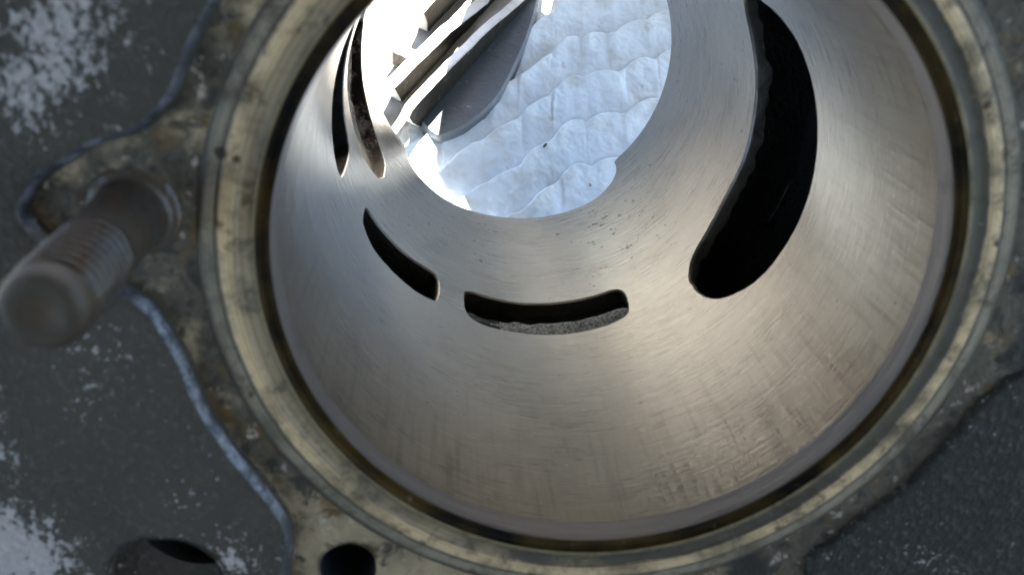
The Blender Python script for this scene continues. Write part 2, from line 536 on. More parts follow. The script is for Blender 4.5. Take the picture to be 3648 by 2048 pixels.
def chaikin(poly, it=2, closed=True):
    for _ in range(it):
        out = []
        n = len(poly)
        rng = range(n) if closed else range(n - 1)
        if not closed:
            out.append(poly[0])
        for i in rng:
            a = poly[i]
            b = poly[(i + 1) % n]
            out.append((a[0] * .75 + b[0] * .25, a[1] * .75 + b[1] * .25))
            out.append((a[0] * .25 + b[0] * .75, a[1] * .25 + b[1] * .75))
        if not closed:
            out.append(poly[-1])
        poly = out
    return poly


def jitter(poly, amp, freq, seed):
    out = []
    for x, y in poly:
        v = noise.noise_vector(Vector((x * freq, y * freq, seed)))
        out.append((x + v.x * amp, y + v.y * amp))
    return out


def area(poly):
    return 0.5 * sum(poly[i][0] * poly[(i + 1) % len(poly)][1] - poly[(i + 1) % len(poly)][0] * poly[i][1] for i in range(len(poly)))


def offset(poly, d):
    """move a closed polygon inwards by d"""
    s = 1 if area(poly) > 0 else -1
    n = len(poly)
    out = []
    for i in range(n):
        p, c, q = Vector(poly[i - 1]), Vector(poly[i]), Vector(poly[(i + 1) % n])
        t = (q - p)
        if t.length < 1e-9:
            out.append(tuple(c)); continue
        t.normalize()
        out.append((c.x - t.y * d * s, c.y + t.x * d * s))
    return out


def fill(outer, holes, extra=()):
    """triangulate outer minus holes with extra inner points"""
    pts, edges = [], []
    for poly in [outer] + list(holes):
        b = len(pts)
        pts += [Vector(p) for p in poly]
        edges += [(b + i, b + (i + 1) % len(poly)) for i in range(len(poly))]
    pts += [Vector(p) for p in extra]
    v, e, f, _, _, _ = delaunay_2d_cdt(pts, edges, [], 0, 1e-6)
    keep = []
    for t in f:
        cx = sum(v[i].x for i in t) / len(t)
        cy = sum(v[i].y for i in t) / len(t)
        if inside(outer, cx, cy) and not any(inside(h, cx, cy) for h in holes):
            keep.append(tuple(t))
    return [(p.x, p.y) for p in v], keep


def circle(cx, cy, r, n=64):
    return [(cx + r * math.cos(2 * math.pi * i / n), cy + r * math.sin(2 * math.pi * i / n)) for i in range(n)]


def revolve(name, prof, mat, parent, n=192, uvs=False, a0=0.0, a1=2 * math.pi, centre=(0, 0)):
    verts, faces, uv = [], [], []
    for i in range(n):
        a = a0 + (a1 - a0) * i / n
        for (r, z) in prof:
            verts.append((centre[0] + r * math.cos(a), centre[1] + r * math.sin(a), z))
            uv.append((a, z))
    m = len(prof)
    for i in range(n):
        j = (i + 1) % n
        for q in range(m - 1):
            faces.append((i * m + q, j * m + q, j * m + q + 1, i * m + q + 1))
    return link_mesh(name, verts, faces, mat, parent, True, None, uv if uvs else None)


def thing(name, label, cat, mat_world):
    o = bpy.data.objects.new(name, None)
    o.empty_display_size = 0.2
    col.objects.link(o)
    o.matrix_world = mat_world
    o['label'] = label
    o['category'] = cat
    return o


# ------------------------------------------------------------------ setting
gv, gf = [], []
N = 24
for j in range(N + 1):
    for i in range(N + 1):
        x = (i / N - 0.5) * 2
        y = (j / N - 0.5) * 2
        gv.append((math.copysign(abs(x) ** 2.2, x) * 150, math.copysign(abs(y) ** 2.2, y) * 150, -0.13))
for j in range(N):
    for i in range(N):
        a = j * (N + 1) + i
        gf.append((a, a + 1, a + N + 2, a + N + 1))
g = link_mesh('ground', gv, gf, M_GROUND)
g['kind'] = 'structure'

# unseen roof and wall added to keep sun and sky off the deck
roof = bpy.data.objects.new('added_shade_roof', None)
col.objects.link(roof)
roof.location = (0, 0, -0.13)
roof['label'] = 'unseen added roof with posts and a back wall, shading the cylinder from above'
roof['category'] = 'roof'
M_SHADE_ROOF = NB('shade_roof_surface', 0.8, 0.0, (0.13, 0.115, 0.09)).m


def box(name, x0, x1, y0, y1, z0, z1, mat, parent):
    v = [(x, y, z) for z in (z0, z1) for y in (y0, y1) for x in (x0, x1)]
    f = [(0, 2, 3, 1), (4, 5, 7, 6), (0, 1, 5, 4), (2, 6, 7, 3), (0, 4, 6, 2), (1, 3, 7, 5)]
    return link_mesh(name, v, f, mat, parent, False)


box('shade_panel', -70, 70, ROOF_Y0, ROOF_Y1, 60, 61.5, M_SHADE_ROOF, roof)
box('added_wall', -40, 45, ROOF_Y0 + 6, ROOF_Y0 + 8, 0, 60, M_SHADE_ROOF, roof)
for px in (-66, 66):
    for py in (ROOF_Y0 + 3, ROOF_Y1 - 3):
        box('added_post', px - 1.3, px + 1.3, py - 1.3, py + 1.3, 0, 60, M_SHADE_ROOF, roof)

# ------------------------------------------------------------------ engine cylinder
D = math.radians
eng = thing('engine_cylinder', 'worn grey metal engine cylinder seen down its honed bore, ports in its wall', 'engine cylinder', CYL)

L = 3.712
BTOP = -0.088
A_ = [(-47, -1.6), (-47.08, -1.576), (-47, -1.432), (-44.9, -1.315), (-42, -1.239), (-38.5, -1.189), (-33, -1.126), (-26, -1.098), (-18.3, -1.081), (-9.6, -1.068), (-2.4, -1.068), (6.6, -1.075), (14.6, -1.088), (21, -1.104), (27.9, -1.133), (32.4, -1.2), (35.36, -1.29), (37, -1.396), (37.5, -1.5), (37.2, -1.6), (35.1, -1.72), (31, -1.80), (27.1, -1.84), (20, -1.881), (14.8, -1.887), (6.8, -1.903), (1.4, -1.915), (-4.2, -1.915), (-9.2, -1.912), (-16, -1.92), (-25, -1.925), (-33, -1.877), (-39.6, -1.821), (-43.7, -1.751), (-45.8, -1.673)]
B_ = [(-114.0, -1.852), (-113.2, -1.895), (-110.3, -1.921), (-106.7, -1.923), (-100, -1.914), (-93.7, -1.917), (-87.2, -1.920), (-80.7, -1.926), (-74.3, -1.928), (-70.7, -1.930), (-67.9, -1.935), (-65.6, -1.896), (-64.7, -1.836), (-64.9, -1.762), (-65.3, -1.68), (-65.6, -1.631), (-67.7, -1.584), (-72, -1.56), (-78.7, -1.549), (-84.8, -1.543), (-90.3, -1.543), (-95.9, -1.546), (-101.4, -1.55), (-108.5, -1.549), (-111.8, -1.575), (-113.8, -1.647)]
C_ = [(-152.7, -1.872), (-150.6, -1.902), (-146.8, -1.896), (-141.5, -1.901), (-135.6, -1.90), (-129, -1.918), (-124.5, -1.94), (-122.2, -1.888), (-121.5, -1.812), (-122.1, -1.601), (-124.2, -1.573), (-128.9, -1.548), (-136.6, -1.545), (-142.3, -1.547), (-146.6, -1.549), (-150.4, -1.603), (-152.4, -1.652), (-152.9, -1.78)]
D_ = [(-147.3, -2.62), (-147.2, -2.77), (-147.8, -2.892), (-150.1, -2.973), (-154.8, -3.076), (-159.2, -3.134), (-165.6, -3.201), (-172.2, -3.235), (-179.8, -3.27), (-186.5, -3.27), (-193, -3.215), (-198, -3.13), (-202, -3.02), (-203.5, -2.86), (-203, -2.66), (-200.5, -2.43), (-194, -2.30), (-186.8, -2.32), (-179.7, -2.345), (-174.2, -2.372), (-168.8, -2.395), (-163.8, -2.39), (-159.2, -2.395), (-154.5, -2.431), (-151.7, -2.455), (-149.2, -2.505)]
E_ = [(-165.8, -1.686), (-165.4, -1.82), (-166, -2.064), (-171, -2.13), (-177.2, -2.14), (-183, -2.135), (-188.6, -2.145), (-195, -2.14), (-199, -2.14), (-203, -2.08), (-204, -1.9), (-203.5, -1.70), (-201, -1.62), (-197.7, -1.60), (-190.5, -1.597), (-184.4, -1.591), (-178.6, -1.584), (-173.4, -1.572), (-169.7, -1.572), (-167.6, -1.591), (-166.1, -1.623)]
CUT = [(-47.4, -3.9), (-47.6, -3.701), (-48.1, -3.562), (-49.9, -3.467), (-54, -3.361), (-60.2, -3.285), (-65, -3.265), (-71, -3.259), (-77, -3.259), (-87.7, -3.257), (-94.7, -3.255), (-106.6, -3.248), (-115, -3.235), (-121, -3.245), (-127.6, -3.292), (-133.7, -3.372), (-137.2, -3.476), (-139, -3.617), (-139.6, -3.701), (-139.8, -3.9)]


def rad(poly, seed=0, amp=0.004):
    p = [(D(a) if a > -270 else D(a + 360), z) for a, z in poly]
    p = chaikin(p, 2)
    p = resample(p, 0.018)
    p = jitter(p, amp, 22, seed)
    return jitter(p, amp * 0.6, 55, seed + 3.7)


A0 = D(-270)          # seam of the unrolled bore, behind the camera's side
ports = dict(A=rad(A_, 1, .003), B=rad(B_, 2, .0035), C=rad(C_, 3, .0035), D=rad(D_, 4, .005), E=rad(E_, 5, .003))
cut = resample(chaikin([(D(a), z) for a, z in CUT], 1, False), 0.03, False)
holes = list(ports.values())
# outer outline of the unrolled wall, the cut-out taken from its lower edge
lo = [(A0 + 2 * math.pi * i / 180, -L) for i in range(181)]
c0, c1 = cut[-1][0], cut[0][0]
cut_in = [p for p in cut if p[1] > -L + 0.005]
cut_in = sorted(cut_in, key=lambda p: 0)         # keep order (right to left)
lower = [p for p in lo if p[0] < c0 - 0.01] + list(reversed(cut_in)) + [p for p in lo if p[0] > c1 + 0.01]
upper = [(A0 + 2 * math.pi * i / 180, BTOP) for i in range(180, -1, -1)]
sideR = [(A0 + 2 * math.pi, -L + (L + BTOP) * i / 60) for i in range(1, 60)]
sideL = [(A0, BTOP - (L + BTOP) * i / 60) for i in range(1, 60)]
outline = lower + sideR + upper + sideL
allp = np.array([p for h in holes for p in h] + cut_in)
extra = []
for i in range(1, 180):
    for j in range(1, 60):
        x = A0 + 2 * math.pi * (i + 0.02 * (j % 2)) / 180
        z = -L + (L + BTOP) * j / 60
        if np.min(np.abs(allp[:, 0] - x) + np.abs(allp[:, 1] - z)) < 0.03:
            continue
        if any(inside(h, x, z) for h in holes) or not inside(outline, x, z):
            continue
        extra.append((x, z))
v2, f2 = fill(outline, holes, extra)
verts, uv, nrm = [], [], []
for a, z in v2:
    r = 1.0
    verts.append((r * math.cos(a), r * math.sin(a), z))
    uv.append((a, z))
    nrm.append((-math.cos(a), -math.sin(a), 0))
# faces must look inwards: (a, z) plane seen from inside is mirrored
f2 = [tuple(reversed(t)) for t in f2]
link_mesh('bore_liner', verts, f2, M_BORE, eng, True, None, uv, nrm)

# back of the liner (thickness), its lower rim and the outside of the skirt
T_OUT = 1.085
bv, bf = [], []
edge_line = [p for p in lower]
for a, z in edge_line:
    bv.append((math.cos(a), math.sin(a), z))
    bv.append((1.02 * math.cos(a), 1.02 * math.sin(a), z - 0.008))
    bv.append((T_OUT * math.cos(a), T_OUT * math.sin(a), z))
    bv.append((T_OUT * math.cos(a), T_OUT * math.sin(a), -2.7))
for i in range(len(edge_line) - 1):
    for q in range(3):
        bf.append((i * 4 + q, i * 4 + q + 1, (i + 1) * 4 + q + 1, (i + 1) * 4 + q))
link_mesh('skirt', bv, bf, M_BARREL, eng, True)

# lip above the ring travel, dark groove, sealing bands
revolve('bore_lip', [(1.0, BTOP), (1.001, BTOP + 0.006), (1.0035, -0.030), (1.0055, -0.012), (1.007, -0.002)], M_LIP, eng, 240, True)
revolve('gasket_groove', [(1.007, -0.002), (1.011, -0.003), (1.018, -0.010), (1.028, -0.015), (1.038, -0.016), (1.0455, -0.013), (1.0485, -0.002), (1.0487, 0.008)], M_GROOVE, eng, 240)
revolve('sealing_ring', [(1.0485, 0.008), (1.051, 0.0100), (1.060, 0.0100), (1.063, 0.006), (1.085, 0.0055), (1.104, 0.006), (1.1065, 0.0125), (1.109, 0.0135), (1.148, 0.0135), (1.1505, 0.012),
                         (1.153, 0.004), (1.162, 0.005), (1.190, 0.006), (1.202, 0.003), (1.211, -0.004), (1.216, -0.018), (1.27, -0.045)], M_RING, eng, 240)

# --- deck plate
LP = [(-1.02, 0.90), (-1.045, 0.80), (-1.071, 0.726), (-1.107, 0.674), (-1.141, 0.612), (-1.176, 0.541), (-1.206, 0.488), (-1.248, 0.432), (-1.287, 0.395), (-1.354, 0.368), (-1.425, 0.345), (-1.487, 0.31), (-1.546, 0.272), (-1.586, 0.249), (-1.621, 0.202), (-1.638, 0.183), (-1.643, 0.161), (-1.631, 0.133), (-1.607, 0.106), (-1.587, 0.088), (-1.521, 0.027), (-1.421, -0.048), (-1.381, -0.072), (-1.345, -0.102), (-1.32, -0.141), (-1.298, -0.192), (-1.278, -0.248), (-1.264, -0.289), (-1.258, -0.322), (-1.238, -0.4), (-1.206, -0.491), (-1.161, -0.586), (-1.115, -0.67), (-1.066, -0.749), (-1.032, -0.81), (-1.003, -0.866), (-0.995, -0.935), (-1.002, -1.02), (-1.014, -1.125), (-1.03, -1.22), (-1.06, -1.34), (-1.2, -1.40), (-2.0, -1.40), (-2.10, -1.32), (-2.10, 1.1), (-2.0, 1.2), (-1.3, 1.2), (-1.06, 1.1)]
RP = [(0.72, -1.40), (0.735, -1.30), (0.744, -1.175), (0.747, -1.065), (0.803, -1.035), (0.842, -0.98), (0.923, -0.905), (1.012, -0.815), (1.074, -0.735), (1.146, -0.616), (1.201, -0.492), (1.276, -0.402), (1.337, -0.373), (1.50, -0.34), (1.62, -0.36), (1.68, -0.5), (1.68, -1.3), (1.6, -1.4), (1.2, -1.42)]
LP = jitter(resample(chaikin(LP, 2), 0.014), 0.010, 9, 1)
RP = jitter(resample(chaikin(RP, 1), 0.014), 0.009, 11, 2)
DECK = chaikin([(-2.2, -1.35), (-2.1, -1.5), (1.6, -1.5), (1.8, -1.35), (1.8, 1.1), (1.6, 1.35), (-2.0, 1.35), (-2.2, 1.15)], 2)
H_BORE = circle(0, 0, 1.212, 160)
H_CB = jitter(circle(-1.41, -1.12, 0.195, 60), .006, 8, 3)
H_DW = jitter(circle(-0.83, -1.098, 0.096, 48), .004, 12, 4)
H_2 = jitter(circle(0.545, -1.215, 0.128, 48), .008, 9, 5)
H_ST = circle(-1.375, 0.148, 0.125, 40)
ex = []
for i in range(110):
    for j in range(86):
        x = -2.15 + 3.9 * i / 109
        y = -1.46 + 2.78 * j / 85
        if math.hypot(x, y) < 1.24 or not inside(DECK, x, y):
            continue
        if any(math.hypot(x - cx, y - cy) < r + 0.02 for cx, cy, r in ((-1.41, -1.12, .195), (-.83, -1.098, .096), (.545, -1.215, .128), (-1.375, .148, .125))):
            continue
        ex.append((x + random.uniform(-.01, .01), y + random.uniform(-.01, .01)))
v2, f2 = fill(DECK, [H_BORE, H_CB, H_DW, H_ST], ex)


def deck_z(x, y):
    q = noise.fractal(Vector((x * 7, y * 7, 3.3)), 0.6, 2.2, 4)
    rr = math.hypot(x, y)
    return 0.006 * q - (0.006 if rr < 1.3 else 0.0)


verts = [(x, y, deck_z(x, y)) for x, y in v2]
nb = len(verts)
faces = [tuple(t) for t in f2]
# side wall of the deck slab
dk = [(x, y, -0.34) for x, y in DECK]
for i in range(len(DECK)):
    j = (i + 1) % len(DECK)
    # the outline points come first in the triangulation
    faces.append((i, nb + i, nb + j, j))
verts += dk
link_mesh('deck_plate', verts, faces, M_DECK, eng, True)


def slab(name, poly, hole, h, slope, mat, edge_m):
    """raised casting panel with a rounded shoulder"""
    rings = [(0.0, -0.004), (slope * 0.18, h * 0.42), (slope * 0.5, h * 0.82), (slope, h)]
    verts, faces = [], []
    n = len(poly)
    if area(poly) < 0:
        poly = list(reversed(poly))
    loops = []
    for d, z in rings:
        q = poly if d == 0 else offset(poly, d)
        loops.append(q)
        for (x, y) in q:
            verts.append((x, y, z + (0.004 * noise.noise(Vector((x * 16, y * 16, 1.0))) if z > 0 else 0)))
    for k in range(len(rings) - 1):
        for i in range(n):
            j = (i + 1) % n
            faces.append((k * n + i, k * n + j, (k + 1) * n + j, (k + 1) * n + i))
    top = loops[-1]
    xs = [p[0] for p in top]
    ys = [p[1] for p in top]
    ext = []
    arr = np.array(top + (hole or []))
    x = min(xs)
    while x < max(xs):
        y = min(ys)
        while y < max(ys):
            px, py = x + random.uniform(-.012, .012), y + random.uniform(-.012, .012)
            if inside(top, px, py) and not (hole and inside(hole, px, py)) and np.min(np.hypot(arr[:, 0] - px, arr[:, 1] - py)) > 0.02:
                ext.append((px, py))
            y += 0.045
        x += 0.045
    v2, f2 = fill(top, [hole] if hole else [], ext)
    b = len(verts)
    for (px, py) in v2:
        verts.append((px, py, h + 0.006 * noise.fractal(Vector((px * 9, py * 9, 2.0)), 0.6, 2.1, 4) * 1.0))
    faces += [tuple(b + i for i in t) for t in f2]
    # weld the shoulder's last loop to the top's rim
    for i in range(n):
        verts[b + i] = verts[(len(rings) - 1) * n + i]
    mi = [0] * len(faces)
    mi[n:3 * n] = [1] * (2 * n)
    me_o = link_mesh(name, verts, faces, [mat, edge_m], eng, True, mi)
    bm = bmesh.new()
    bm.from_mesh(me_o.data)
    bmesh.ops.remove_doubles(bm, verts=bm.verts, dist=1e-5)
    bmesh.ops.recalc_face_normals(bm, faces=bm.faces)
    bm.to_mesh(me_o.data)
    bm.free()
    return me_o


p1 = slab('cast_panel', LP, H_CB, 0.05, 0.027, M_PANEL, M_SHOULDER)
p1['label'] = 'grey painted casting panel with white flaking patches left of the bore'
p2 = slab('cast_panel', RP, None, 0.028, 0.022, M_PANEL2, M_PANEL2)
p2['label'] = 'dark green grey casting panel at the lower right of the bore'


def hole_wall(name, poly, z0, levels, mats, midx, cap=True):
    """a drilled hole: rings (inset, z), closed at the end"""
    verts, faces, mi = [], [], []
    n = len(poly)
    cx = sum(p[0] for p in poly) / n
    cy = sum(p[1] for p in poly) / n
    for s, z in levels:
        for x, y in poly:
            verts.append((cx + (x - cx) * s, cy + (y - cy) * s, z))
    for k in range(len(levels) - 1):
        for i in range(n):
            j = (i + 1) % n
            faces.append((k * n + i, (k + 1) * n + i, (k + 1) * n + j, k * n + j))
            mi.append(midx[k])
    if cap:
        faces.append(tuple((len(levels) - 1) * n + i for i in reversed(range(n))))
        mi.append(midx[-1])
    return link_mesh(name, verts, faces, mats, eng, True, mi)


hole_wall('bolt_recess', H_CB, 0.05, [(1.03, 0.056), (1.0, 0.046), (0.985, 0.02), (0.97, -0.034)], [M_PANEL], [0, 0, 0, 0], False)
# the drilled hole breaks out through the upper side of the recess floor
LENS = [(-1.50, -0.975), (-1.455, -0.948), (-1.40, -0.940), (-1.33, -0.953), (-1.28, -0.985), (-1.243, -1.035), (-1.236, -1.085), (-1.262, -1.092), (-1.326, -1.096), (-1.389, -1.079), (-1.449, -1.04)]
LENS = resample(chaikin(LENS, 2), 0.012)
lv, lf, lm = [], [], []
for s_, z_ in ((1.0, -0.032), (0.98, -0.05), (0.97, -0.35)):
    cx_, cy_ = -1.345, -0.99
    for x, y in LENS:
        lv.append((cx_ + (x - cx_) * s_, cy_ + (y - cy_) * s_, z_))
nl = len(LENS)
for k in range(2):
    for i in range(nl):
        j = (i + 1) % nl
        lf.append((k * nl + i, k * nl + j, (k + 1) * nl + j, (k + 1) * nl + i))
lf.append(tuple(range(2 * nl, 3 * nl)))
link_mesh('bolt_hole', lv, lf, M_BLACK, eng, True)
fl_out = [(-1.41 + (x + 1.41) * 0.972, -1.12 + (y + 1.12) * 0.972) for x, y in H_CB]
lens_in = [p for p in LENS]
cxm = [p for p in lens_in]
fv2, ff2 = fill(fl_out, [cxm])
link_mesh('recess_floor', [(x, y, -0.0335) for x, y in fv2], ff2, M_PANEL, eng, True)
hole_wall('dowel_hole', H_DW, 0.0, [(1.06, 0.004), (1.0, -0.006), (0.97, -0.03), (0.96, -0.35)], [M_EDGE, M_OIL], [1, 1, 1])

# --- stud
SX, SY = -1.375, 0.148
st = bpy.data.objects.new('stud', None)


def lathe(prof, n, cx, cy):
    v, f = [], []
    for r, z in prof:
        for i in range(n):
            a = 2 * math.pi * i / n
            v.append((cx + r * math.cos(a), cy + r * math.sin(a), z))
    for k in range(len(prof) - 1):
        for i in range(n):
            j = (i + 1) % n
            f.append((k * n + i, k * n + j, (k + 1) * n + j, (k + 1) * n + i))
    return v, f


v, f = lathe([(0.140, -0.02), (0.134, -0.001), (0.118, 0.003), (0.104, 0.005), (0.099, 0.03), (0.0985, 0.10), (0.0975, 0.29), (0.092, 0.31)], 48, 0, 0)
stud = link_mesh('stud', v, f, M_STUD, eng, True)
stud.location = (SX, SY, 0)
# helical thread: radius follows the phase of the helix
v, f = [], []
n, pitch, zt0, zt1 = 64, 0.034, 0.31, 0.60
rows = 130
for k in range(rows + 1):
    z = zt0 + (zt1 - zt0) * k / rows
    for i in range(n):
        a = 2 * math.pi * i / n
        ph = (z / pitch - i / n) % 1.0
        tri = 1 - abs(2 * ph - 1)
        fade = min(1.0, k / 8)
        wear = 1 - 0.25 * max(0, noise.noise(Vector((math.cos(a) * 2, math.sin(a) * 2, z * 6))))
        r = 0.092 + fade * (0.024 * tri * wear - 0.013)
        v.append((r * math.cos(a), r * math.sin(a), z))
for k in range(rows):
    for i in range(n):
        j = (i + 1) % n
        f.append((k * n + i, k * n + j, (k + 1) * n + j, (k + 1) * n + i))
th = link_mesh('thread', v, f, M_STUD, stud, True)
v, f = lathe([(0.1005, 0.598), (0.0985, 0.625), (0.086, 0.650), (0.070, 0.655), (0.045, 0.652), (0.018, 0.644), (0.001, 0.642)], 48, 0, 0)
tip = link_mesh('stud_end', v, f, M_TIP, stud, True)


# --- ports: each a mouth through the liner wall and a passage behind it
def port(name, poly, profile, mats, midx, cap=True, rough=0.0, seed=0):
    """profile: list of (inset, radius, dz) from the bore outwards"""
    if area(poly) < 0:
        poly = list(reversed(poly))
    n = len(poly)
    verts, faces, mi = [], [], []
    for k, (ins, r, dz) in enumerate(profile):
        q = poly if ins == 0 else offset(poly, ins)
        for (a, z) in q:
            g = rough * noise.noise(Vector((a * 14, z * 14, r * 14 + seed))) if k > 1 else 0.0
            rr = r + g
            verts.append((rr * math.cos(a), rr * math.sin(a), z + dz + g * 0.7))
    for k in range(len(profile) - 1):
        for i in range(n):
            j = (i + 1) % n
            faces.append((k * n + i, k * n + j, (k + 1) * n + j, (k + 1) * n + i))
            mi.append(midx[k])
    if cap:
        b = (len(profile) - 1) * n
        q = offset(poly, profile[-1][0]) if profile[-1][0] else poly
        v2, f2 = fill(q, [])
        if len(v2) == n:
            for t in f2:
                faces.append(tuple(b + i for i in t))
                mi.append(midx[-1])
        else:
            faces.append(tuple(b + i for i in range(n)))
            mi.append(midx[-1])
    return link_mesh(name, verts, faces, mats, eng, True, mi)


# exhaust: a wide duct running straight out
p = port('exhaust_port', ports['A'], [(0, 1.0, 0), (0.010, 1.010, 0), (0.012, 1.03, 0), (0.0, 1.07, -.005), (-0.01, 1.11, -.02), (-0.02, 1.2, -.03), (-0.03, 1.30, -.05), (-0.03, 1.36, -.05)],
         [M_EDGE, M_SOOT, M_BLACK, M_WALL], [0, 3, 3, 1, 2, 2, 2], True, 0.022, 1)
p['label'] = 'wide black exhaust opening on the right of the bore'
# closed slots on the left
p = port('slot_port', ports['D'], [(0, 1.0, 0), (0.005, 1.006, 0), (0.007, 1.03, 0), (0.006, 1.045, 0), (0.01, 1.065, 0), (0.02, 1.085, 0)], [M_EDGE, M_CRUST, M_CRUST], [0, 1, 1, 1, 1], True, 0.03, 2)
p['label'] = 'crusted slot nearer the open lower end'
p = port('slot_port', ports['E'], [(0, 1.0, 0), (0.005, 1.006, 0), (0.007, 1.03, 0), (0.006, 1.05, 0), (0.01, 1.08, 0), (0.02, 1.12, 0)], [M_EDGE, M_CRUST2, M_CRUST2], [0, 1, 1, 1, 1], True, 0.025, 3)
p['label'] = 'narrow dark slot above the crusted one'


# transfer ports: mouth through the liner, then a passage down behind it to the open lower end
def passage(name, poly, a0, a1, ztop, zbot, r0, r1, seed, back, LIP, dark_to):
    m = port(name, poly, [(0, 1.0, 0), (0.008, 1.009, 0), (0.009, 1.03, 0), (0.006, 1.055, -.004), (0.0, 1.085, -.008), (-0.004, LIP, -.02)], [M_EDGE, M_BLACK, M_OILY], [0, 2, 2, 2, 1], False, 0.012, seed)
    verts, faces, mi = [], [], []
    na, nz = 24, 30
    # outer wall of the passage
    for j in range(nz + 1):
        z = ztop + (zbot - ztop) * j / nz
        for i in range(na + 1):
            a = a0 + (a1 - a0) * i / na
            r = r1 - 0.10 * max(0.0, 1 - j / 4.0) ** 2
            r += 0.014 * noise.fractal(Vector((a * 10, z * 10, seed)), 0.7, 2.1, 4)
            verts.append((r * math.cos(a), r * math.sin(a), z))
    for j in range(nz):
        for i in range(na):
            q = j * (na + 1) + i
            faces.append((q, q + 1, q + na + 2, q + na + 1))
            mi.append(1 if j < 2 or a0 + (a1 - a0) * i / na < dark_to + 0.10 * noise.noise(Vector((j * 1.3, i * 0.4, seed))) else 0)  # shade at one end of the passage painted in as black faces
    # roof and the two sides
    b = len(verts)
    for i in range(na + 1):
        a = a0 + (a1 - a0) * i / na
        verts.append((r0 * math.cos(a), r0 * math.sin(a), ztop))
    for i in range(na):
        faces.append((b + i, b + i + 1, i + 1, i))
        mi.append(1)
    for ii in (0, na):
        b = len(verts)
        a = a0 if ii == 0 else a1
        for j in range(nz + 1):
            z = ztop + (zbot - ztop) * j / nz
            verts.append((r0 * math.cos(a), r0 * math.sin(a), z))
        for j in range(nz):
            q = j * (na + 1) + ii
            faces.append((b + j, b + j + 1, q + na + 1, q))
            mi.append(1)
    link_mesh('passage_wall', verts, faces, [back, M_BLACK], m, True, mi)
    return m


p = passage('transfer_port', ports['B'], D(-117), D(-61), -1.50, -2.35, 1.05, 1.30, 11, M_CASTWALL, 1.135, D(-100))
p['label'] = 'transfer port with rough grey casting showing along its near edge'
p = passage('transfer_port', ports['C'], D(-156), D(-118.5), -1.50, -2.3, 1.05, 1.24, 12, M_BLACK, 1.16, 0)
p['label'] = 'black transfer port on the lower left of the bore'

# --- outside of the casting: barrel with fins, down to the skirt
prof = [(1.46, -0.30), (1.42, -0.40)]
z = -0.45
while z > -2.6:
    prof += [(1.40, z), (1.52, z - 0.02), (1.52, z - 0.06), (1.40, z - 0.08)]
    z -= 0.24
prof += [(1.40, -2.62), (1.58, -2.66), (1.58, -2.86), (1.54, -2.90), (1.33, -2.905)]
revolve('finned_barrel', prof, M_BARREL, eng, 96)
prof = [(1.33, -2.905), (1.32, -2.0)]
revolve('crankcase_mouth', prof, M_ALU, eng, 96)

# ------------------------------------------------------------------ quilted pad
def s_of(x):
    # shape of a quilt seam across the pad
    k0 = 0.85 * x
    t = 1 / (1 + math.exp(-(x - 0.18) / 0.06))
    return k0 - t * 0.48 * (x - 0.10) + 0.02 * math.sin(x * 9.0 + 0.5)


def pad_h(x, y):
    wv = noise.noise(Vector((x * 1.1, y * 1.1, 4.0)))
    xx = x + 0.03 * wv
    vrow = y - s_of(xx) + 0.030 * noise.noise(Vector((x * 3.2, y * 3.2, 8.0)))
    cellp = xx / 0.26 + 0.25 * noise.noise(Vector((x * 2, y * 0.8, 1.0)))
    vrow -= (0.014 + 0.034 / (1 + math.exp(-(x - 0.0) / 0.12))) * abs(math.sin(math.pi * cellp)) - 0.015
    f = (vrow - 2.60) / 0.415
    row = math.floor(f)
    f -= row
    rise = f ** 0.75
    drop = min(1.0, (1 - f) / 0.13)
    drop = drop * drop * (3 - 2 * drop)
    h = 0.135 * rise * drop - 0.07 * math.exp(-(f / 0.05) ** 2)
    # cross creases: uneven, some rows hardly creased at all
    cp = cellp + 0.8 * noise.noise(Vector((row * 3.7, x * 0.8, 5.0)))
    c = abs((cp - math.floor(cp)) - 0.5) * 2
    dep = max(0.0, 0.45 + 0.9 * noise.noise(Vector((math.floor(cp) * 1.7, row * 2.3, 9.0))))
    h -= 0.026 * dep * math.exp(-((1 - c) / 0.40) ** 2) * (0.3 + 0.7 * f)
    h += 0.012 * dep * math.sin(cp * math.pi * 2) * f
    h += 0.012 * noise.fractal(Vector((x * 4, y * 4, 0.0)), 0.6, 2.0, 4)
    h += 0.010 * noise.noise(Vector((x * 12, y * 5, 2.0)))
    return h


PX0, PX1, PY0, PY1 = -1.75, 2.6, -2.2, 5.2
xs = list(np.concatenate([np.linspace(PX0, -1.6, 8)[:-1], np.linspace(-1.6, 1.1, 300)[:-1], np.linspace(1.1, PX1, 40)]))
ys = list(np.concatenate([np.linspace(PY0, 2.1, 60)[:-1], np.linspace(2.1, 4.7, 300)[:-1], np.linspace(4.7, PY1, 20)]))
verts = []
for y in ys:
    for x in xs:
        e = min(1.0, max(0.0, min(x - PX0, PX1 - x, y - PY0, PY1 - y) / 0.15))
        verts.append((x, y, (0.01 + pad_h(x, y)) * e))
nx = len(xs)
faces = [(j * nx + i, j * nx + i + 1, (j + 1) * nx + i + 1, (j + 1) * nx + i) for j in range(len(ys) - 1) for i in range(nx - 1)]
pad = link_mesh('quilted_pad', verts, faces, M_PAD)
pad.location = (0, 0, -0.075)
pad['label'] = 'pale blue quilted cloth pad with grey stains seen through the bore'
pad['category'] = 'cloth pad'


